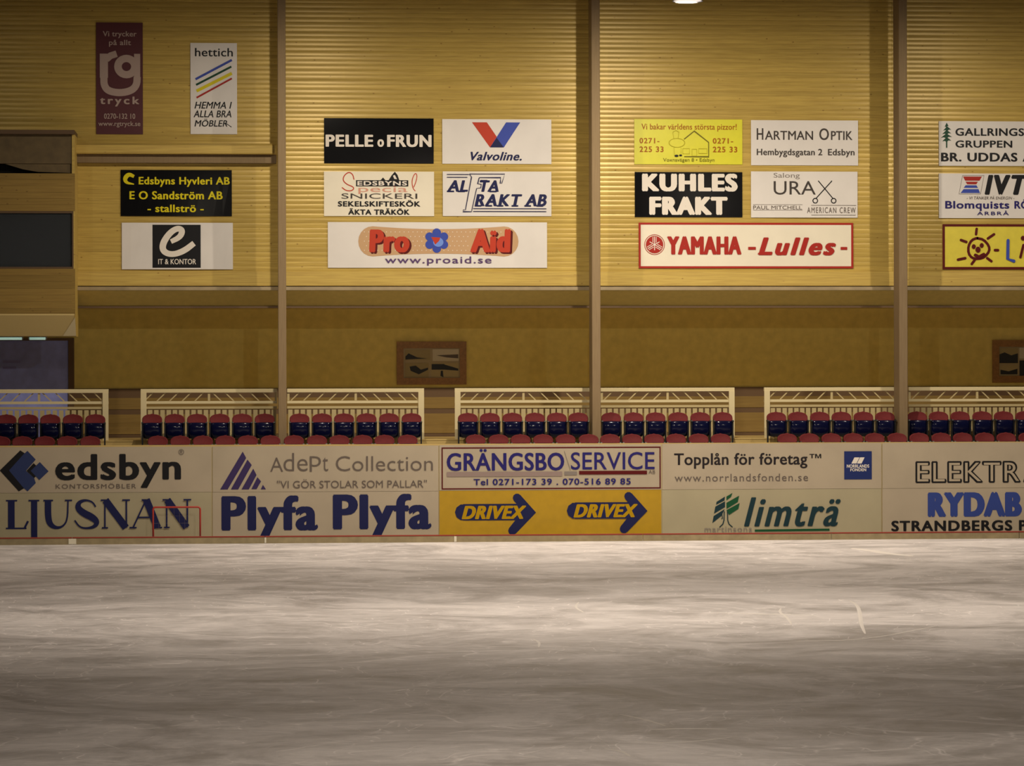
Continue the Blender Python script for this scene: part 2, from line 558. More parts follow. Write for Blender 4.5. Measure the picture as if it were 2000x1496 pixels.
def seat_proto():
    r = empty('stadium_seat', (0, 0, 0))
    # red upholstered backrest with rounded shoulders, curved in plan
    W, zb, zt, rad = .216, .585, .805, .17
    prof = [(-W, zb), (W, zb)]
    for k in range(0, 7):
        a = k / 6 * math.pi / 2
        prof.append((W - rad + rad * math.cos(a), zt - .125 + .112 * math.sin(a)))
    prof.append((0, zt))
    for k in range(6, -1, -1):
        a = k / 6 * math.pi / 2
        prof.append((-W + rad - rad * math.cos(a), zt - .125 + .112 * math.sin(a)))
    b = MB()
    nn = len(prof)
    lean = lambda z: .06 * (z - .585) / .22

    def ring(y, s):
        return [(x * s, y + lean(z) - .25 * x * x, .585 + (z - .585) * (1 - (1 - s) * .8)) for x, z in prof]
    rings = [ring(.03, .90), ring(-.005, .97), ring(.02, 1.0), ring(.05, 1.0), ring(.07, .94)]
    vs = [p for g in rings for p in g]
    fs = []
    for i in range(len(rings) - 1):
        for k in range(nn):
            fs.append((i * nn + k, i * nn + (k + 1) % nn, (i + 1) * nn + (k + 1) % nn, (i + 1) * nn + k))
    vs[0:nn] = [(x, .0 + lean(z) - .25 * x * x, z) for x, y, z in vs[0:nn]]
    fs += [tuple(range(nn)), tuple(range(len(vs) - 1, len(vs) - nn - 1, -1))]
    b.add(vs, fs)
    b.build('backrest', M_RED, r, True)
    # tipped-up navy seat pan, glossy underside towards the ice
    s = MB()
    pr = [(-.03, .612), (-.07, .608), (-.088, .585), (-.100, .50), (-.098, .40), (-.075, .315), (-.035, .262), (.0, .25), (.02, .27), (.01, .40), (-.01, .55)]
    cols = []
    for k in range(7):
        u = -1 + 2 * k / 6
        sh = .03 * abs(u) ** 3
        cols.append([(u * (.20 if z > .35 else .185), y + sh, z - .010 * abs(u) ** 3 * (1 if z > .3 else -2)) for y, z in pr])
    n2 = len(pr)
    vs = [p for g in cols for p in g]
    fs = [(i * n2 + k, i * n2 + (k + 1) % n2, (i + 1) * n2 + (k + 1) % n2, (i + 1) * n2 + k) for i in range(6) for k in range(n2)]
    fs += [tuple(range(n2)), tuple(range(len(vs) - 1, len(vs) - n2 - 1, -1))]
    s.add(vs, fs)
    s.build('seat_pan', M_NAVY, r, True)
    for sg in (-1, 1):
        x0 = sg * .206
        MB().prism_x([(-.14, .585), (-.145, .60), (-.13, .622), (.05, .622), (.055, .60), (.05, .585)], x0 - .019, x0 + .019).build('armrest', M_BLACK, r)
        MB().prism_x([(-.10, .0), (.03, .0), (.035, .03), (-.02, .06), (.0, .30), (.05, .584), (-.10, .584), (-.07, .30), (-.055, .06), (-.10, .03)], x0 - .016, x0 + .016).build('leg', M_BLACK, r)
    return r


ORDW = ['first', 'second', 'third', 'fourth', 'fifth', 'sixth', 'seventh', 'eighth', 'ninth', 'tenth', 'eleventh', 'twelfth']
ROW2 = [('under the booth', [12, 55, 98, 142, 186], 'from the aisle', True),
        ('between the sign-free aisle below the e logo and the first post', [297, 341, 385, 429, 473, 517], 'from the aisle', False),
        ('', [585, 629, 672, 716, 760, 804], '', False),
        ('', [914, 957, 1001, 1045, 1088, 1130], '', False),
        ('', [1194, 1238, 1281, 1325, 1368, 1412], '', False),
        ('', [1517, 1559, 1602, 1644, 1687, 1729], '', False),
        ('', [1792, 1834, 1876, 1919, 1961, 2003], '', False)]
ROW1 = [[0, 43, 87, 131, 176], [308, 352, 396, 440, 484, 528, 574, 619, 663, 708, 751, 796],
        [929, 974, 1017, 1061, 1105, 1150, 1192, 1235, 1278, 1321, 1365, 1408], [1538, 1581, 1624, 1667, 1709, 1753, 1796, 1839, 1881, 1924, 1966, 2009]]
# how each block is found, and from which end its seats are counted
B2 = [('rear row under the booth, {} seat from the aisle', True), ('rear row, {} seat from aisle towards the first post', False),
      ('rear row, {} seat from first post towards the picture', False), ('rear row, {} seat from mid aisle towards the second post', False),
      ('rear row, {} seat from second post towards the third aisle', False), ('rear row, {} seat from third aisle towards the third post', False),
      ('rear row, {} seat beyond third post going right', False)]
B1 = [('front row under the booth, {} red top from the aisle', True), ('front row, {} red top right of first aisle', False),
      ('front row, {} red top right of mid aisle', False), ('front row, {} red top right of third aisle', False)]
proto = seat_proto()
first = True


def place_seat(x, y, z, label, group, bow=0):
    global first
    s = proto if first else copy_tree(proto)
    first = False
    s.location = (x, y, z)
    s.rotation_euler = (0, 0, math.radians(random.uniform(-1, 1)))
    tag(s, label, 'seat', group)
    return s


for (blk, pxs, _, _), (txt, rev) in zip(ROW2, B2):
    for k, px in enumerate(pxs):
        i = len(pxs) - 1 - k if rev else k
        z_off = .001
        s = place_seat(X(px, Y_ROW2, 830), Y_ROW2, Z_T2 + z_off, 'navy red-topped seat, ' + txt.format(ORDW[i]), 'tip-up seats in the rear row')
for pxs, (txt, rev) in zip(ROW1, B1):
    for k, px in enumerate(pxs):
        i = len(pxs) - 1 - k if rev else k
        place_seat(X(px, Y_ROW1, 855), Y_ROW1, Z_T1 + .001, 'seat showing only its red top, ' + txt.format(ORDW[i]).replace('red top', 'seat'), 'tip-up seats in the front row')

# ------------------------------------------------------------------ railings behind the seats
rz = lambda py: Z(py, Y_RAIL)
RAILS = [(-60, 212, 'R', 'cream timber railing ending at the aisle under the booth, running out of frame'),
         (275, 541, 'L', 'cream timber railing between the first aisle and the first post'),
         (561, 828, 'R', 'cream timber railing between the first post and the aisle below the framed picture'),
         (888, 1156, 'L', 'cream timber railing between the picture aisle and the second post'),
         (1173, 1434, 'R', 'cream timber railing between the second post and the next aisle after it'),
         (1492, 1756, 'L', 'cream timber railing between the last aisle and the third post'),
         (1774, 2042, 'N', 'cream timber railing beyond the third post, running out of frame')]
slat_me = MB().box(-.047, .047, -.011, .011, 0, rz(798.5) - Z_WALK).mesh('slat', M_CREAM_D)
for a, b, side, lab in RAILS:
    x0, x1 = X(a, Y_RAIL, 780), X(b, Y_RAIL, 780)
    r = empty('railing', (x0, Y_RAIL, Z_WALK), label=lab, cat='railing', group='cream railings behind the rear seats')
    L_ = x1 - x0
    H = lambda py: rz(py) - Z_WALK
    MB().prism_x([(-.05, H(765)), (.05, H(765)), (.05, H(758) - .01), (.04, H(758)), (-.04, H(758)), (-.05, H(758) - .01)], 0, L_).build('top_rail', M_CREAM, r)
    MB().box(.0, L_, -.035, .03, H(786.5), H(781.5)).build('mid_rail', M_CREAM, r)
    MB().box(.0, L_, -.026, .014, H(796.5), H(792)).build('lower_rail', M_CREAM_D, r)
    if side != 'N':
        p0 = 0 if side == 'L' else L_ - .125
        MB().box(p0, p0 + .125, -.06, -.03, 0, H(764.5)).build('end_post', M_CREAM, r)
    pw = .02
    for p0 in ((L_ - .05) if side == 'L' else 0, L_ / 2 - .025):
        MB().box(p0, p0 + .05, -.02, .015, H(781), H(765.5)).build('strut', M_CREAM_D, r)
    nb = 5
    hz = H(765.5) - H(781)
    for half in (0, 1):
        for k in range(nb):
            c0 = half * L_ / 2 + (k + .62) * L_ / 2 / (nb + .4)
            s = 1 if half == 0 else -1
            dx = .09 * s
            z0, z1 = H(781), H(765.5)
            wq = .017
            MB().prism_y([(c0 - dx - wq, z0), (c0 - dx + wq, z0), (c0 + dx + wq, z1), (c0 + dx - wq, z1)], -.012, .012).build('brace', M_CREAM_D, r)
    ns = int(L_ / .1305)
    st = L_ / ns
    for k in range(ns):
        if side == 'L' and k == 0 or side == 'R' and k == ns - 1: continue
        link('slat', slat_me, r, ((k + .5) * st, 0, 0))


# ------------------------------------------------------------------ flat print on signs
_tc = {}


def text_mesh(s, shear=0.0, offset=0.0, spacing=1.0):
    key = (s, shear, offset, spacing)
    if key in _tc: return _tc[key]
    cu = bpy.data.curves.new('lettering', 'FONT')
    cu.body = s
    cu.shear = shear
    cu.offset = offset
    cu.space_character = spacing
    cu.resolution_u = 4
    ob = bpy.data.objects.new('lettering', cu)
    C.objects.link(ob)
    dg = bpy.context.evaluated_depsgraph_get()
    me = bpy.data.meshes.new_from_object(ob.evaluated_get(dg))
    vs = [(v.co.x, v.co.y) for v in me.vertices]
    fs = [tuple(p.vertices) for p in me.polygons]
    bpy.data.objects.remove(ob)
    bpy.data.curves.remove(cu)
    bpy.data.meshes.remove(me)
    _tc[key] = (vs, fs)
    return vs, fs


CAP = None


def cap_h():
    global CAP
    if CAP is None:
        vs, _ = text_mesh('H')
        CAP = max(v[1] for v in vs) - min(v[1] for v in vs)
    return CAP


INK = {}


def ink(name, r, g, b, rough=.45):
    if name not in INK: INK[name] = mat('print_' + name, (r, g, b), rough, spec=.15)
    return INK[name]


class Sign:
    def __init__(s, name, label, cat, rect, Y, mt, group=None, thick=.014, bow=0.0):
        s.x0, s.y0, s.x1, s.y1 = rect
        xc, yc = (s.x0 + s.x1) / 2, (s.y0 + s.y1) / 2
        s.W = at(s.x1, yc, Y).x - at(s.x0, yc, Y).x
        s.H = at(xc, s.y0, Y).z - at(xc, s.y1, Y).z
        s.c = Vector((at(xc, yc, Y).x, Y, at(xc, yc, Y).z))
        s.bow, s.parts, s.layer, s.uid = bow, {}, 0, 0
        s.root = empty(name, s.c, label=label, cat=cat, group=group)
        nx = 12 if bow else 1
        g = MB()
        vs, fs = [], []
        for j in (0, 1):
            for i in range(nx + 1):
                u = i / nx
                for yy in (0, thick):
                    p = s.P(s.x0 + (s.x1 - s.x0) * u, s.y1 if j == 0 else s.y0, 0)
                    vs.append((p[0], p[1] + yy, p[2]))
        k = 2 * (nx + 1)
        for i in range(nx):
            a = 2 * i
            fs += [(a, a + 2, k + a + 2, k + a), (a + 1, k + a + 1, k + a + 3, a + 3), (a, a + 1, a + 3, a + 2), (k + a, k + a + 2, k + a + 3, k + a + 1)]
        fs += [(0, k, k + 1, 1), (2 * nx, 2 * nx + 1, k + 2 * nx + 1, k + 2 * nx)]
        g.add(vs, fs)
        g.build('panel', mt, s.root)

    def P(s, px, py, off):
        u = (px - s.x0) / (s.x1 - s.x0)
        v = (py - s.y0) / (s.y1 - s.y0)
        y = -off
        if s.bow: y -= s.bow * (1 - (2 * u - 1) ** 2) * v
        return ((u - .5) * s.W, y, (.5 - v) * s.H)

    def put(s, pts, faces, mt, part):
        off = .004 + .0006 * s.layer
        mb = s.parts.setdefault((part, mt.name, s.uid if part in ('lettering', 'arrow', 'print') else 0), (MB(), mt))[0]
        mb.add([s.P(a, b, off) for a, b in pts], faces)

    def nl(s):
        s.layer += 1
        return s

    def poly(s, pts, mt, part='emblem'):
        s.nl()
        s.put(pts, [tuple(range(len(pts)))], mt, part)
        return s

    def rect(s, a, b, c, d, mt, part='emblem'):
        s.nl()
        n = 8 if s.bow else 1
        pts, fs = [], []
        for i in range(n + 1):
            xx = a + (c - a) * i / n
            pts += [(xx, b), (xx, d)]
        for i in range(n): fs.append((2 * i, 2 * i + 1, 2 * i + 3, 2 * i + 2))
        s.put(pts, fs, mt, part)
        return s

    def ell(s, cx, cy, rx, ry, mt, part='emblem', inner=0.0, n=24):
        s.nl()
        o = [(cx + rx * math.cos(2 * math.pi * k / n), cy + ry * math.sin(2 * math.pi * k / n)) for k in range(n)]
        if inner:
            i = [(cx + (x - cx) * inner, cy + (y - cy) * inner) for x, y in o]
            s.put(o + i, [(k, (k + 1) % n, n + (k + 1) % n, n + k) for k in range(n)], mt, part)
        else:
            s.put(o, [tuple(range(n))], mt, part)
        return s

    def line(s, pts, wd, mt, part='emblem', cap=False, smooth=0):
        """stroke; a point may carry its own width as third value"""
        s.nl()
        P = [(p[0], p[1], (p[2] if len(p) > 2 else wd)) for p in pts]
        for _ in range(smooth):
            q = [P[0]]
            for a, b in zip(P, P[1:]):
                q.append(tuple(x * .75 + y * .25 for x, y in zip(a, b)))
                q.append(tuple(x * .25 + y * .75 for x, y in zip(a, b)))
            q.append(P[-1])
            P = q
        vs, fs = [], []
        for i, p in enumerate(P):
            a, b = P[max(i - 1, 0)], P[min(i + 1, len(P) - 1)]
            dx, dy = b[0] - a[0], b[1] - a[1]
            l = math.hypot(dx, dy) or 1
            nx, ny = -dy / l, dx / l
            k = 1.0
            if 0 < i < len(P) - 1:
                e = math.hypot(p[0] - a[0], p[1] - a[1]) or 1
                cs = abs(((p[0] - a[0]) * dx + (p[1] - a[1]) * dy) / (e * l))
                k = 1 / max(cs, .6)
            h = p[2] / 2 * k
            vs += [(p[0] + nx * h, p[1] + ny * h), (p[0] - nx * h, p[1] - ny * h)]
        fs = [(2 * i, 2 * i + 1, 2 * i + 3, 2 * i + 2) for i in range(len(P) - 1)]
        s.put(vs, fs, mt, part)
        if cap:
            for p in (P[0], P[-1]): s.ell(p[0], p[1], p[2] / 2, p[2] / 2, mt, part, n=10)
        return s

    def frame(s, a, b, c, d, wd, mt, part='border'):
        s.rect(a, b, c, b + wd, mt, part)
        s.rect(a, d - wd, c, d, mt, part)
        s.rect(a, b + wd, a + wd, d - wd, mt, part)
        s.rect(c - wd, b + wd, c, d - wd, mt, part)
        return s

    def text(s, t, xa, xb, yt, yb, mt, bold=0.0, shear=0.0, thin=0.0, part='lettering', inkfit=False, spacing=1.0):
        """letters of t between columns xa..xb; yt is the cap line and yb the baseline"""
        s.nl()
        s.uid += 1
        vs, fs = text_mesh(t, shear, -thin, round(spacing * (1 + 1.5 * bold), 3))
        if not vs: return s
        x0, x1 = min(v[0] for v in vs), max(v[0] for v in vs)
        y0, y1 = (min(v[1] for v in vs), max(v[1] for v in vs)) if inkfit else (0, cap_h())
        bpx = bold * (yb - yt)
        sx = (xb - xa - 2 * bpx) / (x1 - x0)
        base = [(xa + bpx + (a - x0) * sx, yb - (b - y0) / (y1 - y0) * (yb - yt)) for a, b in vs]
        offs = [(0, 0)]
        if bold: offs += [(-bpx, 0), (bpx, 0), (-bpx * .7, -bpx * .45), (bpx * .7, -bpx * .45), (-bpx * .7, bpx * .45), (bpx * .7, bpx * .45)]
        if bold > .07: offs += [(-bpx * .5, 0), (bpx * .5, 0)]
        for dx, dy in offs:
            s.layer += .12
            s.put([(a + dx, b + dy) for a, b in base], fs, mt, part)
        return s

    def done(s):
        for (part, _, _), (mb, mt) in s.parts.items():
            me = bpy.data.meshes.new(part)
            me.from_pydata(mb.v, [], mb.f)
            me.materials.append(mt)
            link(part, me, s.root)


WHITE = mat('panel_white', (0.69, 0.655, 0.62), .45, noise=.03, nscale=2)
WARMW = mat('panel_warm_white', (0.76, 0.70, 0.56), .45, noise=.03, nscale=2)
CREAMB = mat('banner_cream', (0.40, 0.335, 0.245), .55, noise=.06, nscale=1.2)
CREAMG = mat('banner_grey_cream', (0.37, 0.325, 0.21), .55, noise=.06, nscale=1.2)
BLACKP = mat('panel_black', (0.006, 0.006, 0.007), .16, spec=.07)
MAROON = mat('panel_maroon', (0.075, 0.008, 0.014), .5)
YELLOWP = mat('panel_yellow', (0.66, 0.63, 0.010), .45, noise=.03)
LIMEP = mat('panel_lime_yellow', (0.66, 0.56, 0.05), .45, noise=.05)
AMBER = mat('banner_amber', (0.42, 0.25, 0.003), .5, noise=.06)
K = ink('black', .012, .012, .014)
NAVY = ink('navy', .014, .017, .075)
BLUE = ink('blue', .045, .075, .38)
RBLUE = ink('royal_blue', .035, .06, .25)
PURP = ink('violet_blue', .022, .018, .135)
RED = ink('red', .36, .025, .018)
DRED = ink('dark_red', .095, .008, .009)
BRED = ink('bright_red', .48, .05, .025)
GREEN = ink('green', .010, .06, .03)
YEL = ink('yellow', .66, .56, .012)
AMB = ink('amber', .42, .25, .003)
GREY = ink('grey', .22, .19, .17)
DGREY = ink('dark_grey', .06, .05, .045)
MGREY = ink('mid_grey', .13, .105, .09)
WHT = ink('white', .74, .68, .60)
PALE = ink('pale_pink', .42, .32, .28)
TAN = ink('tan', .52, .33, .18)
OLIVE = ink('olive', .16, .14, .01)
LOL = ink('light_olive', .42, .37, .01)
BRN = ink('brown_red', .36, .12, .005)
YS = Y_WALL - .03
G1 = 'sponsor signs on the plank wall'

# --- upper left bay
S = Sign('wall_sign', 'tall narrow maroon sign with pale interlocked letters, beside the tall striped sign', 'sign', (188, 44, 279, 262), YS, MAROON, G1)
S.text('Vi trycker', 201, 267, 61, 71, PALE, .03).text('på allt', 213, 256, 78, 88, PALE, .03)
S.rect(195, 105, 211, 152, PALE).line([(208, 116), (216, 109), (228, 105)], 13, PALE).ell(247, 130, 24, 23, PALE, inner=.38)
S.rect(262, 105, 274, 158, PALE).line([(203, 152), (203, 166), (211, 178), (235, 182), (257, 177), (267, 166), (268, 150)], 14, PALE, smooth=2)
S.text('tryck', 195, 272, 189, 203, PALE, .06, spacing=1.25).text('0270-132 10', 203, 264, 222, 232, PALE, .02).text('www.rgtryck.se', 192, 274, 237, 246, PALE, .02)
S.done()
S = Sign('wall_sign', 'tall narrow white sign with four slanting coloured stripes above the timber beam', 'sign', (372, 84, 463, 262), YS, WHITE, G1)
S.text('hettich', 381, 455, 94, 110, K, .02)
S.line([(382, 155), (453, 117)], 4.5, BLUE).line([(383, 166), (452, 130)], 4, GREEN).line([(384, 178), (453, 143)], 6, YEL).line([(384, 191), (453, 153)], 3.5, RED)
S.text('HEMMA I', 380, 453, 199, 212, K, .02, shear=.25).text('ALLA BRA', 378, 452, 216, 229, K, .02, shear=.2).text('MÖBLER', 380, 444, 235, 247, K, .02, shear=.2)
S.line([(440, 240), (452, 248)], 1.2, K)
S.done()
S = Sign('wall_sign', 'wide black sign with three lines of yellow lettering, just under the timber beam', 'sign', (236, 332, 453, 422), YS, BLACKP, G1, bow=.012)
S.line([(262, 345, 6), (252, 340, 8), (244, 348, 9), (246, 357, 6), (262, 360, 2)], 6, YEL, smooth=2)
S.text('Edsbyns Hyvleri AB', 271, 449, 346, 360, YEL, .05).text('E O Sandström AB', 253, 435, 374, 389, YEL, .05).text('- stallströ -', 288, 398, 400, 414, YEL, .05)
S.done()
S = Sign('wall_sign', 'wide white sign with a black square holding a looping white letter e', 'sign', (238, 435, 455, 526), YS, WHITE, G1, bow=.02)
S.rect(298, 439, 392, 523, K, 'black_square')
S.line([(334, 472, 9), (352, 463, 11), (357, 450, 12), (347, 445, 11), (331, 455, 12), (317, 477, 13), (319, 492, 12), (337, 498, 11), (360, 490, 12), (379, 475, 11)], 12, WHT, smooth=3)
S.text('IT & KONTOR', 309, 383, 506, 516, WHT, .02)
S.done()

# --- second bay
S = Sign('wall_sign', 'black sign with a single bold line of white capitals after the first post', 'sign', (633, 231, 847, 319), YS, BLACKP, G1)
S.text('PELLE', 636, 729, 264, 286, WHT, .075).text('o', 737, 750, 266, 286, WHT, .06).text('FRUN', 756, 843, 264, 286, WHT, .075)
S.done()
S = Sign('wall_sign', 'white sign with large red and blue V emblem over slanted word', 'sign', (864, 233, 1077, 320), YS, WHITE, G1)
S.poly([(921.8, 239), (951, 239), (971.5, 269), (957, 288)], BRED).poly([(988.5, 239), (1016, 239), (984, 288), (957, 288)], BLUE).poly([(957, 288), (970, 269), (984, 288)], NAVY)
S.text('Valvoline.', 919, 1019, 297, 313, NAVY, .05, shear=.3)
S.done()
S = Sign('wall_sign', 'white sign with looping red script and small black mountain', 'sign', (633, 335, 848, 422), YS, WARMW, G1)
q = lambda pts: [(640 + a / 9.524, 330 + b / 9.524) for a, b in pts]
S.line(q([(490, 200), (470, 100), (390, 55), (300, 130), (285, 220), (360, 290), (470, 330), (490, 370), (440, 410), (340, 405), (265, 345)]), 2.0, BRED, smooth=2)
S.line(q([(1630, 410), (1580, 350), (1565, 200), (1630, 65), (1668, 120), (1640, 250), (1600, 340)]), 1.6, BRED, smooth=2)
S.text('pecia', 700, 796, 363, 375, ink('pale_red', .62, .30, .22), 0)
S.poly(q([(1130, 215), (1190, 120), (1250, 50), (1300, 110), (1335, 215)]), K).poly(q([(1215, 125), (1250, 110), (1290, 190), (1240, 185)]), WHT)
S.poly(q([(980, 215), (1030, 158), (1080, 215)]), K).rect(695.5, 352, 797.5, 364, K).text('EDSBYNS', 698, 795, 354, 362, WHT, .08)
S.text('SNICKERI', 667, 815, 378, 388, DGREY, 0).text('SEKELSKIFTESKÖK', 660, 821, 393.5, 403, K, .07).text('ÄKTA TRÄKÖK', 680, 800, 409.5, 419, K, .07)
S.done()
S = Sign('wall_sign', 'white sign with navy slanted capitals around a tall outlined letter F', 'sign', (865, 335, 1077, 422), YS, WHITE, G1)
S.text('AL', 873, 914, 353, 374, NAVY, .07, shear=.22).text('TA', 937, 974, 353, 374, NAVY, .07, shear=.22)
S.text('RAKT', 927, 1020, 380, 402, NAVY, .07, shear=.22, spacing=1.1).text('AB', 1025, 1068, 380, 402, NAVY, .07, shear=.22)
for a, b, u in ((873, 374, 1), (894, 374, 1), (938, 353, 2), (956, 374, 2)):
    S.uid = u
    S.rect(a, b - 1.5, a + 14, b + 1.5, NAVY, 'lettering')
for a in (927, 948, 970, 999, 1024, 1048):
    S.uid = 3 if a < 1010 else 4
    S.rect(a, 400.5, a + 13, 403.5, NAVY, 'lettering')
for pts in ([(917, 340), (986, 340), (980, 358), (977, 358), (978, 347), (936, 347)], [(917, 340), (921, 346), (909, 410), (905, 410), (904, 413.5), (921, 413.5), (922, 408), (931, 368), (939, 367), (940, 360), (933, 359), (936, 347)],
            [(873, 341), (916, 341)], [(873, 346.5), (913, 346.5)], [(924, 407.5), (1067, 407.5)], [(924, 413), (1067, 413)]):
    S.line(pts, 1.4, NAVY, 'outline')
S.done()
S = Sign('wall_sign', 'long white sign with a tan sticking-plaster shape and red lettering', 'sign', (641, 434, 1069, 523), YS, WHITE, G1)
top, bot = [], []
for k in range(21):
    u = k / 20
    xx = 728 + (985 - 728) * u
    sag = 5.5 * (1 - (2 * u - 1) ** 2)
    top.append((xx, 442 + sag))
    bot.append((xx, 501 - sag))
arcR = [(985 + 28 * math.sin(a), 471.5 - 29.5 * math.cos(a)) for a in [math.pi * k / 10 for k in range(1, 10)]]
arcL = [(728 - 28 * math.sin(a), 471.5 + 29.5 * math.cos(a)) for a in [math.pi * k / 10 for k in range(1, 10)]]
S.poly(top + arcR + bot[::-1] + arcL, TAN, 'plaster_shape')
for i in range(34):
    for j in range(5):
        xx, yy = 712 + i * 8.6 + (j % 2) * 4, 453 + j * 9
        if 730 < xx < 800 or 916 < xx < 1000 or 828 < xx < 878:
            if 1 <= j <= 3: continue
        S.ell(xx, yy, .9, .9, WHT, 'perforation', n=6)
        S.layer -= 1
S.layer += 1
S.text('Pro', 724, 804, 453, 494, DRED, .10, shear=.05).text('Pro', 721, 800, 450, 491, BRED, .09, shear=.05)
S.text('Aid', 921, 1002, 452, 494, DRED, .10, shear=.05).text('Aid', 918, 998, 449, 491, BRED, .09, shear=.05)
for k in range(6):
    a = k * math.pi / 3 + math.pi / 6
    S.ell(853 + 16 * math.cos(a), 470 + 15.5 * math.sin(a), 8.5, 8.5, BLUE, n=14)
S.ell(853, 470, 13, 13, BLUE).ell(856, 473, 10, 9, ink('sky_blue', .16, .28, .70)).poly([(842, 463), (860, 464), (858, 470), (850, 478), (846, 470)], BRED)
S.text('www.proaid.se', 752, 960, 501, 514, ink('plum', .10, .055, .16), .02, spacing=1.1)
S.done()

# --- third bay
S = Sign('wall_sign', 'bright yellow sign with a line-drawn house between two phone numbers', 'sign', (1239, 233, 1450, 321), YS, YELLOWP, G1)
S.text('Vi bakar världens största pizzor!', 1253, 1439, 242, 253, BRN, .02)
for a, b, c in ((1249, 1288, 1296), (1392, 1432, 1440)):
    S.text('0271-', a, b, 270, 280, BRN, .045, spacing=1.1).text('225 33', a, c, 286.5, 297, BRN, .045, spacing=1.1)
S.line([(1336, 272), (1356, 256), (1384, 278), (1384, 306), (1336, 306)], 2.0, OLIVE, 'house_outline')
for a, b, c, d_ in ((1333, 290, 1347, 301), (1351, 291, 1361, 305), (1364, 290, 1381, 300)): S.frame(a, b, c, d_, .8, LOL, 'house_outline')
S.line([(1316, 271), (1314, 258), (1320, 255), (1326, 258), (1324, 271)], .8, LOL, 'figure_outline')
S.ell(1322, 279, 16, 9, LOL, 'figure_outline', inner=.92).line([(1316, 288), (1317, 303)], .8, LOL, 'figure_outline').line([(1330, 288), (1330, 303)], .8, LOL, 'figure_outline')
S.ell(1321, 304.5, 4, 2.2, K, 'figure_outline', n=10).ell(1329, 303.5, 3, 1.8, K, 'figure_outline', n=10)
S.text('Voxnavägen 8 • Edsbyn', 1295, 1395, 309, 315.5, OLIVE, 0)
S.done()
S = Sign('wall_sign', 'white sign with two lines of thin dark lettering, above the scissors sign', 'sign', (1467, 235, 1676, 323), YS, WHITE, G1)
S.text('H', 1478, 1491, 251, 273, DGREY, .02).text('ARTMAN', 1494, 1588, 256, 273, DGREY, .02).text('O', 1600, 1619, 251, 273, DGREY, .02).text('PTIK', 1623, 1665, 256, 273, DGREY, .02)
S.text('Hembygdsgatan 2', 1478, 1606, 291, 303, DGREY, .03).text('Edsbyn', 1617, 1669, 291, 303, DGREY, .03)
S.done()
S = Sign('wall_sign', 'black sign with two lines of heavy white capitals, below the bright yellow sign', 'sign', (1240, 336, 1450, 424), YS, BLACKP, G1)
S.text('KUHLES', 1254, 1441, 341, 372, WHT, .115).text('FRAKT', 1268, 1421, 386, 418, WHT, .115)
S.done()
S = Sign('wall_sign', 'white sign whose letter X is a pair of scissors', 'sign', (1467, 335, 1675, 425), YS, WHITE, G1, bow=.018)
S.text('Salong', 1511, 1562, 338, 347, GREY, 0).text('URA', 1511, 1593, 354, 380, DGREY, 0)
S.line([(1598, 353), (1627, 388)], 1.9, K, 'scissors').line([(1625, 353), (1593, 388)], 1.9, K, 'scissors').ell(1592, 392, 5.5, 5.5, K, 'scissors', inner=.66).ell(1628, 392, 5.5, 5.5, K, 'scissors', inner=.66)
S.text('PAUL MITCHELL', 1471, 1566, 402, 409, MGREY, 0).line([(1471, 399.8), (1567, 399.8)], .7, GREY, 'rule').line([(1471, 410.5), (1567, 410.5)], .7, GREY, 'rule')
S.text('AMERICAN CREW', 1576, 1671, 405, 416, MGREY, 0, spacing=1.3).line([(1584, 401), (1672, 401)], .8, MGREY, 'rule').line([(1584, 420), (1671, 420)], .8, MGREY, 'rule')
S.done()
S = Sign('wall_sign', 'long white sign with red border, round red emblem and red lettering', 'sign', (1248, 435, 1667, 524), YS, WARMW, G1)
S.frame(1248, 435, 1667, 524, 4, RED).ell(1278.8, 478, 20, 20, RED, inner=.94).ell(1278.8, 478, 17, 17, RED)
for k in range(3):
    a = -math.pi / 2 + k * 2 * math.pi / 3
    ca, sa = math.cos(a), math.sin(a)
    S.line([(1278.8 - 11 * ca, 478 - 11 * sa), (1278.8 + 15.5 * ca, 478 + 15.5 * sa)], 1.5, WHT)
    for off in (-3.2, 3.2):
        S.line([(1278.8 + 4 * ca - sa * off, 478 + 4 * sa + ca * off), (1278.8 + 15 * ca - sa * off, 478 + 15 * sa + ca * off)], 1.2, WHT)
S.text('YAMAHA', 1303, 1448, 463, 496, RED, .075)
S.uid = 21
S.line([(1461, 485), (1476, 485)], 5.5, RED, 'lettering')
S.uid = 22
S.line([(1642, 485), (1655, 485)], 5.5, RED, 'lettering')
S.text('Lulles', 1481, 1633, 465, 497, RED, .085, shear=.28, spacing=1.08)
S.rect(1480, 494, 1508, 497, RED, 'lettering')
S.done()

# --- fourth bay, cut by the frame edge
S = Sign('wall_sign', 'white sign with small green conifer and three lines of black capitals', 'sign', (1834, 237, 2046, 324), YS, WHITE, G1)
for a, b, c in ((1849, 243, 4), (1850, 250, 8), (1849, 257, 9), (1848.5, 264, 11), (1849, 271, 9)):
    S.poly([(a, b - 3), (a + c, b + 4), (a + c * .4, b + 3.5), (a, b + 7), (a - c * .4, b + 4.5), (a - c, b + 5.5)], GREEN)
S.rect(1847.6, 246, 1850.2, 289, GREEN)
S.text('GALLRINGS', 1866, 2000, 251, 265, K, .05).text('GRUPPEN', 1866, 1977, 275, 288, K, .05).text('BR. UDDAS', 1838, 1987, 299, 315, K, .06).text('AB', 1997, 2028, 299, 315, K, .06)
S.done()
S = Sign('wall_sign', 'white sign with red and blue hourglass emblem and black slanted capitals', 'sign', (1834, 339, 2046, 426), YS, WHITE, G1)
S.line([(1880, 343), (1922, 343), (1915, 379), (1873, 379), (1880, 343)], .9, GREY, 'outline')
S.poly([(1881, 345), (1918, 345), (1913, 353), (1885, 353)], RED).poly([(1886, 355), (1910, 355), (1907, 360), (1889, 360)], RED)
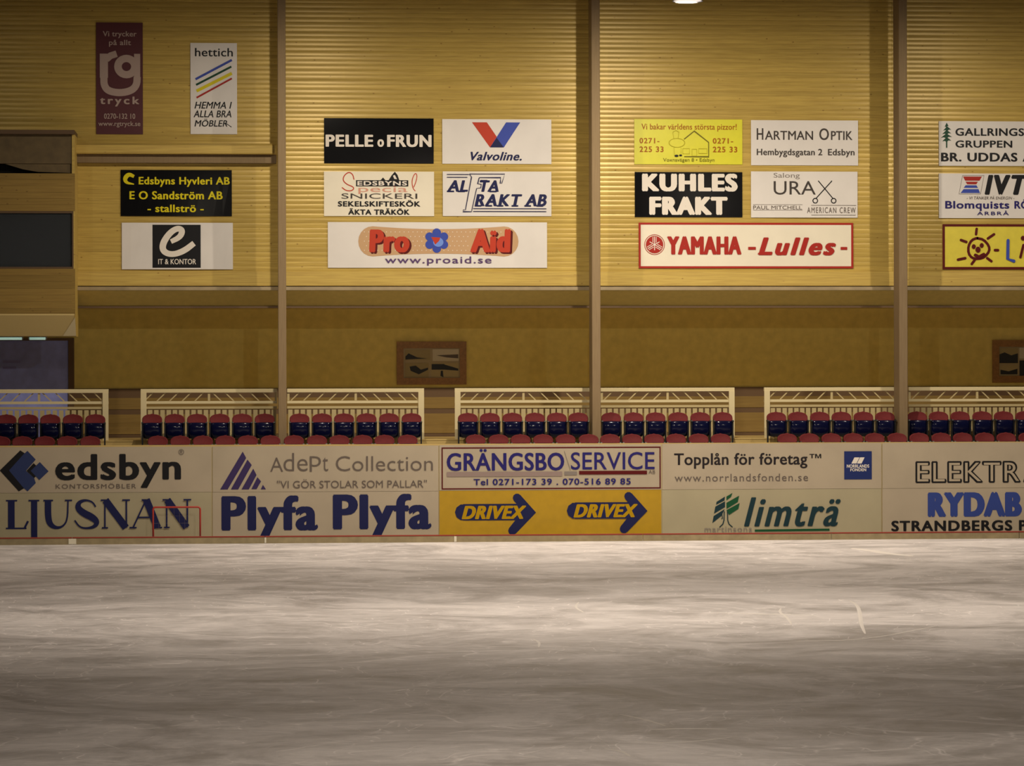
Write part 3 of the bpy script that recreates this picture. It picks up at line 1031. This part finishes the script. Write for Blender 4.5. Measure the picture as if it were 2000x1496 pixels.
S.poly([(1886, 362), (1907, 362), (1910, 367), (1882, 367)], BLUE).poly([(1882, 369.5), (1911, 369.5), (1914, 377), (1876, 377)], BLUE)
S.text('I', 1923, 1940, 343, 379, K, .08, shear=.28).text('V', 1941, 1974, 343, 379, K, .085, shear=.12).text('T', 1975, 2009, 343, 379, K, .085, shear=.28).text('- VI TÄNKER PÅ ENERGIN -', 1888, 1981, 384, 389.5, MGREY, 0, shear=.2)
S.text('Blomquists', 1846, 1971, 393, 407, PURP, .05).text('RÖR', 1981, 2024, 393, 407, PURP, .05).text('ARBRÅ', 1908, 1970, 413.5, 420, PURP, .03, spacing=1.2)
S.done()
S = Sign('wall_sign', 'lime yellow sign with dark red border and hand-drawn sun', 'sign', (1841, 438, 2070, 526), YS, LIMEP, G1)
S.frame(1841, 438, 2070, 526, 4.6, DRED)
q = lambda pts: [(1700 + a / 6.65, 420 + b / 6.65) for a, b in pts]
S.line(q([(1380, 300), (1470, 318), (1540, 400), (1545, 470), (1480, 550), (1400, 572), (1320, 560), (1272, 500), (1272, 400), (1315, 325), (1380, 300), (1400, 302)]), 5, DRED, smooth=1)
for pts in ([(1380, 180), (1372, 250)], [(1605, 250), (1525, 305)], [(1515, 560), (1570, 600)], [(1355, 580), (1315, 635)], [(1135, 580), (1230, 560)], [(1175, 325), (1245, 350)], [(1615, 456), (1655, 456)]):
    S.line(q(pts), 5, DRED, cap=True)
S.line(q([(1360, 520), (1410, 545), (1470, 510)]), 6, DRED, cap=True)
for a, b, c in ((1340, 410, 4), (1443, 395, 4), (1395, 450, 5)):
    cc = q([(a, b)])[0]
    S.ell(cc[0], cc[1], c, c * 1.15, DRED, n=14)
S.line(q([(1785, 330), (1780, 570), (1860, 598)]), 6, BLUE, 'lettering', cap=True)
S.uid = 2
S.line(q([(1985, 390), (1945, 545)]), 5, DRED, 'lettering', cap=True)
cc = q([(1980, 300)])[0]
S.ell(cc[0], cc[1], 4.5, 4.5, DRED, 'lettering')
S.done()

# ------------------------------------------------------------------ banners on the stand front, two rows
G2 = 'sponsor banners on the stand front'
YB = Y_BANNER
S = Sign('banner', 'cream banner with blue diamond emblem and heavy black lower-case word, upper row', 'banner', (-60, 873, 414, 962), YB, CREAMB, G2)
S.poly([(40, 879), (0, 918), (37, 959), (47, 953), (18, 918), (49, 885)], K)
S.poly([(54, 880), (70, 897), (64, 904), (51, 919), (67, 933), (70, 943), (54, 959), (46, 952), (18, 918), (47, 886)], ink('slate_blue', .03, .045, .13))
S.poly([(66, 904), (72, 910), (63, 919), (72, 928), (67, 933), (52, 919)], K).poly([(78, 902), (95, 920), (77, 937), (60, 919)], ink('slate_blue', 0, 0, 0))
S.text('edsbyn', 108, 354, 888, 936, K, .055).text('KONTORSMÖBLER', 109, 266, 945.5, 954, MGREY, 0, spacing=1.2).text('®', 349, 360, 878, 889, MGREY, 0, inkfit=True)
S.done()
S = Sign('banner', 'cream banner with striped violet triangle and thin grey lettering, upper row', 'banner', (416, 871, 857, 960), YB, CREAMB, G2)
q = lambda pts: [(400 + a / 4, 860 + b / 4) for a, b in pts]
for pts in ([(298, 85), (325, 135), (180, 380), (122, 380)], [(335, 148), (368, 190), (262, 380), (205, 380)], [(380, 218), (405, 268), (345, 380), (288, 380)],
            [(412, 285), (440, 318), (405, 378), (365, 378)], [(455, 345), (478, 380), (438, 380)]):
    S.poly(q(pts), ink('violet', .045, .030, .105))
S.text('A', 528, 553, 893, 921, MGREY, 0, thin=.008).text('de', 554, 601, 884, 920, MGREY, 0, thin=.008).text('p', 605, 627, 891, 921, MGREY, 0, thin=.008, inkfit=True).text('t', 630, 641, 893, 920, MGREY, 0, thin=.008, inkfit=True)
S.text('Collection', 656, 846, 891, 920, MGREY, 0, thin=.008).text('"VI GÖR STOLAR SOM PALLAR"', 541, 834, 939, 953, MGREY, 0)
S.done()
S = Sign('banner', 'cream banner with thin dark red border and blue capitals over phone numbers', 'banner', (859, 868.5, 1292, 957), YB, CREAMB, G2)
S.frame(863, 873, 1291, 955, 2.4, DRED)
S.text('GRÄNGSBO', 873, 1102, 885, 918, PURP, .035).text('SERVICE', 1115, 1279, 884, 917, PURP, .01).line([(1102, 881), (1114, 918)], 1, GREY)
S.rect(873, 921, 1098, 930, ink('taupe', .28, .21, .19)).rect(1102, 921, 1127, 928, GREY).rect(1131, 920, 1264, 927, DRED).text('AB', 1267, 1280, 919, 926, MGREY, 0)
S.text('Tel 0271-173 39 . 070-516 89 85', 925, 1232, 935, 946.5, PURP, .04, spacing=1.05)
S.done()
S = Sign('banner', 'cream banner with a small dark blue square emblem and black lower-case lines', 'banner', (1294, 866, 1722, 955), YB, CREAMB, G2)
S.text('Topplån för företag', 1317, 1577, 885, 907, ink('soft_black', .022, .018, .02), .03).text('™', 1581, 1604, 887, 895, K, .02, inkfit=True)
S.text('www.norrlandsfonden.se', 1318, 1578, 925, 939.5, MGREY, 0, spacing=1.15)
S.rect(1649, 882, 1703, 937, ink('deep_blue', .018, .030, .13)).poly([(1669, 894), (1689, 894), (1683, 906), (1663, 906)], WHT).line([(1680, 893), (1673, 907)], 1, ink('deep_blue', 0, 0, 0))
S.text('NORRLANDS', 1654, 1698, 908, 914, WHT, .04).text('FONDEN', 1661, 1692, 915.5, 921, WHT, .04)
S.done()
S = Sign('banner', 'cream banner with black inline capitals, cut off by the frame, upper row', 'banner', (1724, 864.5, 2064, 953), YB, CREAMB, G2)
S.text('ELEKTR', 1788, 1994, 902, 941.5, K, .085).text('A', 1998, 2034, 902, 941.5, K, .085)
SL = ink('inline_cream', .40, .335, .245)
S.text('ELEKTR', 1791.6, 1990.4, 903.5, 940, SL, 0, thin=.004, spacing=1.1275).text('A', 2001.4, 2030.6, 903.5, 940, SL, 0, thin=.004)
S.done()
S = Sign('banner', 'grey-cream banner with large navy serif capitals behind the goal frame', 'banner', (-60, 962.5, 414, 1055), YB, CREAMG, G2)
T = 'lettering'


def v_(x, a, b, wd): S.line([(x, a), (x, b)], wd, NAVY, T)
def h_(y, a, b, wd=3): S.line([(a, y), (b, y)], wd, NAVY, T)


v_(22.5, 976, 1032, 13); h_(977, 12, 34); h_(1031, 12, 52); S.line([(48, 1031), (55, 1017)], 4, NAVY, T)
S.uid += 1
v_(67, 976, 1049, 12); h_(977, 56, 77)
S.uid += 1
S.line([(94, 976, 12.5), (94, 1010, 12.5), (98, 1024, 11), (110, 1031, 6), (123, 1028, 3.5), (132, 1015, 3), (133, 976, 3)], 10, NAVY, T, smooth=2); h_(977, 85, 104); h_(977, 127, 141)
S.uid += 1
S.line([(187, 990, 3), (181, 980, 3), (167, 976, 4), (154, 981, 8), (152, 992, 12), (163, 1002, 14), (180, 1010, 14), (190, 1019, 11), (186, 1028, 7), (172, 1032, 4), (156, 1030, 3), (146, 1016, 3)], 8, NAVY, T, smooth=2)
S.uid += 1
v_(205, 977, 1031, 3); S.line([(206, 977), (246, 1031)], 14, NAVY, T); v_(247, 977, 1031, 3.2); h_(977, 197, 212); h_(977, 239, 254); h_(1031, 199, 211)
S.uid += 1
S.line([(284, 980), (260, 1031)], 3, NAVY, T); S.line([(286, 976), (308, 1031)], 14, NAVY, T); h_(1011, 268, 298); h_(1031, 253, 267); h_(1031, 298, 317); h_(977, 277, 292)
S.uid += 1
v_(326, 977, 1031, 3); S.line([(327, 977), (365, 1031)], 14, NAVY, T); v_(366.5, 977, 1031, 3.2); h_(977, 318, 333); h_(977, 359, 374); h_(1031, 320, 332)
S.done()
S = Sign('banner', 'cream banner with the same heavy navy word printed twice', 'banner', (416, 960.5, 857, 1052), YB, CREAMB, G2)
S.text('Plyfa', 433, 621, 970, 1033, NAVY, .07).text('Plyfa', 650, 843, 968, 1032, NAVY, .07)
S.done()
S = Sign('banner', 'amber yellow banner with two navy arrows pointing the same way', 'banner', (859, 957.5, 1292, 1049), YB, AMBER, G2)
for dx, dy in ((0, 0), (218, -2)):
    S.uid += 1
    S.line([(1010 + dx, 972 + dy), (1034 + dx, 999 + dy), (1001 + dx, 1036 + dy)], 17, NAVY, 'arrow', cap=True)
    S.poly([(1024 + dx, 983 + dy), (1045 + dx, 999 + dy), (1026 + dx, 1019 + dy)], NAVY, 'arrow')
    S.line([(905 + dx, 999.5 + dy), (1010 + dx, 999.5 + dy)], 32, NAVY, 'arrow', cap=True)
    S.text('DRIVEX', 902 + dx, 1028 + dx, 988 + dy, 1012 + dy, AMB, .09, shear=.3, spacing=.98)
S.done()
S = Sign('banner', 'grey-cream banner with green leaf-block tree emblem and dark slanted lower-case word', 'banner', (1294, 955.5, 1722, 1047), YB, CREAMG, G2)
q = lambda pts: [(1280 + a / 4.348, 860 + b / 4.348) for a, b in pts]
DG = ink('blue_green', .012, .035, .045)
for pts in ([(520, 520), (592, 475), (588, 508), (516, 545)], [(510, 560), (592, 515), (592, 565), (498, 620)], [(495, 640), (590, 580), (560, 640), (484, 700)]):
    S.poly(q(pts), DG)
for pts in ([(604, 475), (655, 445), (642, 480), (604, 508)], [(604, 528), (712, 468), (700, 522), (604, 580)], [(604, 590), (716, 530), (705, 580), (625, 632)]):
    S.poly(q(pts), ink('leaf_green', .010, .075, .030))
S.line(q([(545, 735), (582, 700), (585, 600)]), 2, DG, smooth=1).line(q([(655, 735), (615, 700), (612, 600)]), 2, DG, smooth=1).line(q([(565, 620), (570, 660), (560, 665)]), 1.5, DG)
S.text('limträ', 1453, 1642, 972, 1027, DG, .035, shear=.32, spacing=1.12)
for a in (): S.line([(a, 1026), (a + 9, 1022)], 2.5, DG, 'lettering')
S.line([(1474, 1036), (1620, 1035)], 4, ink('leaf_green', 0, 0, 0), 'rule').text('martinsons', 1376, 1468, 1027, 1038.5, GREY, 0, spacing=1.1)
S.done()
S = Sign('banner', 'cream banner with rounded solid blue capitals over black capitals, cut off by the frame', 'banner', (1724, 953.5, 2064, 1045), YB, CREAMB, G2)
S.text('RYDAB', 1812, 1996, 963.5, 1007, RBLUE, .105).text('STRANDBERGS', 1741, 1977, 1017, 1036, K, .07, spacing=1.05).text('P', 1990, 2005, 1017, 1036, K, .07)
S.done()

# ------------------------------------------------------------------ framed pictures on the lower wall
yp = Y_LOW - .04
for (a, b, c, d_), lab, kind in (((775, 667, 911, 751), 'brown framed panel of four small prints above the middle aisle', 0),
                                 ((1938, 664, 2074, 747), 'brown framed panel of dark prints beyond the third post, cut by the frame edge', 1)):
    S = Sign('framed_picture', lab, 'picture', (a, b, c, d_), yp, mat('mount_board', (.42, .34, .20), .6), 'framed prints on the lower wall')
    fw = 13
    wx = S.W * fw / (c - a)
    for nm, bx in (('frame', (-S.W / 2, S.W / 2, S.H / 2 - wx, S.H / 2)), ('frame', (-S.W / 2, S.W / 2, -S.H / 2, -S.H / 2 + wx)),
                   ('frame', (-S.W / 2, -S.W / 2 + wx, -S.H / 2 + wx, S.H / 2 - wx)), ('frame', (S.W / 2 - wx, S.W / 2, -S.H / 2 + wx, S.H / 2 - wx))):
        MB().box(bx[0], bx[1], -.03, -.001, bx[2], bx[3]).build('frame', M_FRAME, S.root)
    if kind == 0:
        LG, DK = ink('print_light', .62, .56, .43), ink('print_dark', .04, .043, .05)
        S.rect(791, 683, 840, 703, ink('print_olive', .38, .31, .16), 'print').rect(845, 682, 896, 705, LG, 'print').rect(791, 709, 837, 738, ink('print_olive', 0, 0, 0), 'print').rect(842, 709, 896, 738, ink('print_buff', .45, .37, .20), 'print')
        S.poly([(792, 696), (798, 690), (815, 698), (835, 700), (792, 702)], DK, 'print').poly([(852, 694), (895, 692), (895, 700), (872, 698)], MGREY, 'print')
        S.rect(843, 711, 868, 722, DK, 'print').poly([(868, 712), (895, 720), (895, 724), (868, 722)], DK, 'print').poly([(861, 724), (865, 724), (866, 737), (860, 734)], DK, 'print')
        S.poly([(800, 716), (812, 714), (822, 722), (836, 718), (836, 722), (818, 731), (802, 724)], DK, 'print')
    else:
        LG, DK = ink('print_light', 0, 0, 0), ink('print_dark', 0, 0, 0)
        S.rect(1952, 679, 1988, 710, ink('print_olive', 0, 0, 0), 'print').rect(1991, 679, 2052, 700, LG, 'print').rect(1952, 713, 1988, 737, ink('print_buff', 0, 0, 0), 'print').rect(1991, 704, 2052, 737, DK, 'print')
        S.poly([(1952, 692), (1962, 688), (1975, 694), (1988, 690), (1988, 709), (1952, 709)], DK, 'print').poly([(1954, 722), (1970, 725), (1987, 720), (1987, 731), (1954, 731)], DK, 'print')
    S.done()

# ------------------------------------------------------------------ commentary booth
YF = 1.75
bt = empty('commentary_booth', (X(45, YF), YF, Z(615, YF)), label='timber commentary booth with dark window, hung on the wall above the grey door', cat='booth')
bx0, bx1 = X(-75, YF), X(147, YF)
bw = lambda py: Z(py, YF)
org = bt.location.copy()


def bpart(mb, name, mt, par=None):
    mb.v = [(a - org.x, b - org.y, c - org.z) for a, b, c in mb.v]
    return mb.build(name, mt, par or bt)


bpart(MB().box(bx1 - .06, bx1, YF, Y_WALL - .012, bw(615), bw(266)), 'side_panel', M_PINE_TRIM)
bpart(MB().box(bx0, bx0 + .06, YF, Y_WALL - .012, bw(615), bw(266)), 'side_panel', M_PINE_TRIM)
bpart(MB().box(bx0 - .05, bx1 + .0, YF - .12, Y_WALL - .012, bw(266), bw(258)), 'roof_board', M_BROWN)
bpart(MB().box(bx0 + .06, bx1 - .06, YF + .02, YF + .06, bw(322), bw(266)), 'upper_panel', M_OLIVE)
bpart(MB().box(bx0 + .06, bx1 - .06, YF + .35, YF + .37, bw(342), bw(322)), 'recess_back', M_DARKSLOT)
bpart(MB().box(bx0 + .06, bx1 - .06, YF + .06, YF + .37, bw(342) - .02, bw(342)), 'recess_sill', M_DARKSLOT)
cv = [(bx0 + .06, bw(322)), (bx1 - .06, bw(322)), (bx1 - .06, bw(340)), (X(75, YF), bw(338)), (X(45, YF), bw(333)), (X(10, YF), bw(322.5))]
bpart(MB().prism_y(cv[::-1], YF + .05, YF + .055), 'sagging_cloth', M_OLIVE)


def planks(y0, y1, n):
    hh = (bw(y0) - bw(y1)) / n
    h = hh / 2 - .001
    for k in range(n):
        zc = bw(y1) + hh * (k + .5)
        mb = MB().prism_x([(YF + .03, zc - h), (YF + .0, zc - h), (YF - .003, zc - h + .007), (YF - .003, zc + h - .007), (YF + .0, zc + h), (YF + .03, zc + h)], bx0 + .0, bx1 - .0)
        bpart(mb, 'plank', M_BOOTH)


planks(341, 414, 6)
planks(525, 615, 7)
bpart(MB().box(bx0 + .06, bx1 - .06, YF + .03, YF + .06, bw(414), bw(342)), 'backing', M_BROWN)
bpart(MB().box(bx0 + .06, bx1 - .06, YF + .03, YF + .06, bw(616), bw(525)), 'backing', M_BROWN)
wf = bpart(MB().box(bx0 + .06, bx1 - .06, YF - .006, YF + .07, bw(418), bw(414)).box(bx0 + .06, bx1 - .06, YF - .006, YF + .07, bw(525), bw(521.5)).box(bx1 - .06, bx1 - .03, YF - .006, YF + .0, bw(525), bw(414)), 'window_frame', M_BROWN)
bpart(MB().box(bx0 + .06, bx1 - .06, YF + .035, YF + .043, bw(522), bw(417)), 'pane', M_GLASS, None)
bpart(MB().box(bx0 + .06, bx1 - .06, YF + .75, YF + .8, bw(615), bw(342)), 'interior_back', mat('booth_inside', (.02, .02, .023), .8))
zs0, zs1 = bw(615), Z(655, 2.05)
bpart(MB().prism_x([(YF - .004, zs0), (2.05, zs1), (Y_WALL - .012, zs1), (Y_WALL - .012, zs1 + .03), (2.05, zs1 + .03), (YF - .004, zs0 + .03)], bx0, bx1 - .012), 'sloping_soffit', mat('soffit_cream', (.58, .44, .18), .6))
def sl(x, t, o): return (x, YF - .004 + (2.05 - YF + .004) * t - o, zs0 + (zs1 - zs0) * t)
xb = X(122, 1.9)
bpart(MB().add([sl(xb, 1, .012), sl(bx1, 1, .012), sl(bx1, .1, .012), sl(xb, 1, 0), sl(bx1, 1, 0), sl(bx1, .1, 0)],
               [(0, 1, 2), (5, 4, 3), (0, 3, 4, 1), (1, 4, 5, 2), (2, 5, 3, 0)]), 'corner_bracket', M_CREAM)
bpart(MB().prism_x([(YF, zs0 + .02), (Y_WALL - .012, zs0 + .02), (Y_WALL - .012, zs1 - .01), (2.05, zs1 - .01)], bx1 - .010, bx1 + .006), 'side_skirt', M_PINE_TRIM)
# two fluorescent tubes under the booth
for a, b, lab in ((-45, 46, 'green-white fluorescent tube glowing under the booth, frame side'), (55, 92, 'short green-white fluorescent tube glowing under the booth, nearer its corner')):
    x0, x1 = X(a, 2.55), X(b, 2.55)
    zt = Z(660, 2.55)
    f = empty('tube_lamp', ((x0 + x1) / 2, 2.55, zt), label=lab, cat='lamp', group='tubes under the booth')
    hl = (x1 - x0) / 2
    MB().tube([(-hl + .03, 0, 0), (hl - .03, 0, 0)], .028, 10).build('tube', M_TUBE, f, True)
    MB().box(-hl, hl, -.03, .05, .03, zs1 - zt - .008).build('batten', M_HOUS, f)
    for s in (-1, 1): MB().box(s * (hl - .015) - .015, s * (hl - .015) + .015, -.02, .02, -.02, .03).build('end_cap', M_HOUS, f)

# ------------------------------------------------------------------ hanging lamps
def lamp(px, Y, z, watts, lab):
    x = X(px, Y)
    r = empty('pendant_lamp', (x, Y, z), label=lab, cat='lamp', group='pendant lamps over the ice')
    MB().lathe([(.30, .0), (.31, .02), (.27, .14), (.16, .30), (.10, .36), (.10, .55), (.0, .56)], 0, 0, 24).build('reflector', M_HOUS, r, True)
    MB().lathe([(.0, .015), (.28, .015), (.28, .03), (.0, .03)], 0, 0, 24).build('lens', M_LENS, r)
    MB().tube([(0, 0, .55), (0, 0, 12.9 - z)], .02, 8).build('rod', M_BLACK, r)
    l = bpy.data.lights.new('lamp_light', 'AREA')
    l.shape = 'DISK'
    l.size = .22
    l.spread = math.radians(150)
    l.energy = watts
    l.color = LAMP_COL
    lo = bpy.data.objects.new('lamp_light', l)
    C.objects.link(lo)
    lo.location = (x, Y, z - .03)
    lo.rotation_euler = (math.radians(27 if Y > -10 else 19), 0, 0)   # asymmetric reflector throws towards the stand; added rows aimed to fill the lower wall


LL = ['pendant lamp over the rink edge by the booth', 'pendant lamp over the rink edge past the first post',
      'pendant lamp glowing at the top frame edge past the second post', 'pendant lamp over the rink edge past the third post', 'unseen added lamp over mid ice, towards the booth side',
      'unseen added lamp over mid ice, centre of the rink', 'unseen added lamp over mid ice, far from the booth', 'unseen added lamp over the ice nearest the viewer']
for (px, Y, z, wt), lab in zip(LAMPS, LL): lamp(px, Y, z, wt, lab)

# ------------------------------------------------------------------ snow ridges scraped up on the ice
M_SNOW = mat('scraped_snow', (.86, .80, .77), .7)


def ridge(pts, wpx):
    """low raised ridge following points on the ice plane"""
    P = []
    for px, py in pts:
        d_ = FWD + RGT * ((px - 1000) / F_PX) + UPV * ((HOR - py) / F_PX)
        t = -CAM.z / d_.z
        P.append(CAM + d_ * t)
    for _ in range(2):
        q_ = [P[0]]
        for a, b in zip(P, P[1:]): q_ += [a * .75 + b * .25, a * .25 + b * .75]
        q_.append(P[-1])
        P = q_
    mb = MB()
    vs, fs = [], []
    n_ = len(P)
    for i, p in enumerate(P):
        d_ = (P[min(i + 1, n_ - 1)] - P[max(i - 1, 0)])
        d_.z = 0
        d_.normalize()
        nrm = Vector((-d_.y, d_.x, 0))
        tp = math.sin(math.pi * (i + .3) / (n_ - .4)) ** .6
        w2 = wpx * tp
        vs += [p + nrm * w2 + Vector((0, 0, .0008)), p + Vector((0, 0, .002 + .12 * w2)), p - nrm * w2 + Vector((0, 0, .0008))]
    for i in range(n_ - 1):
        a = 3 * i
        fs += [(a, a + 1, a + 4, a + 3), (a + 1, a + 2, a + 5, a + 4)]
    mb.add(vs, fs)
    mb.build('snow_ridge', M_SNOW, ice)


ridge([(1664, 1071), (1700, 1075), (1740, 1082), (1785, 1086)], .14)
ridge([(1660, 1173), (1675, 1182), (1680, 1200), (1682, 1220), (1690, 1238)], .03)
ridge([(1525, 1188), (1522, 1196), (1538, 1206), (1546, 1220)], .022)
ridge([(1400, 1197), (1470, 1199), (1590, 1202)], .035)
ridge([(1210, 1395), (1260, 1405), (1300, 1418)], .02)
ridge([(1270, 1425), (1330, 1423), (1420, 1424)], .03)
ridge([(1240, 1448), (1320, 1452), (1430, 1440)], .02)
ridge([(1180, 1462), (1215, 1467), (1232, 1478)], .02)
ridge([(1130, 1176), (1122, 1186), (1140, 1196)], .02)
ridge([(1040, 1248), (1054, 1254), (1052, 1264)], .018)
ridge([(1560, 1252), (1690, 1250), (1830, 1222)], .018)
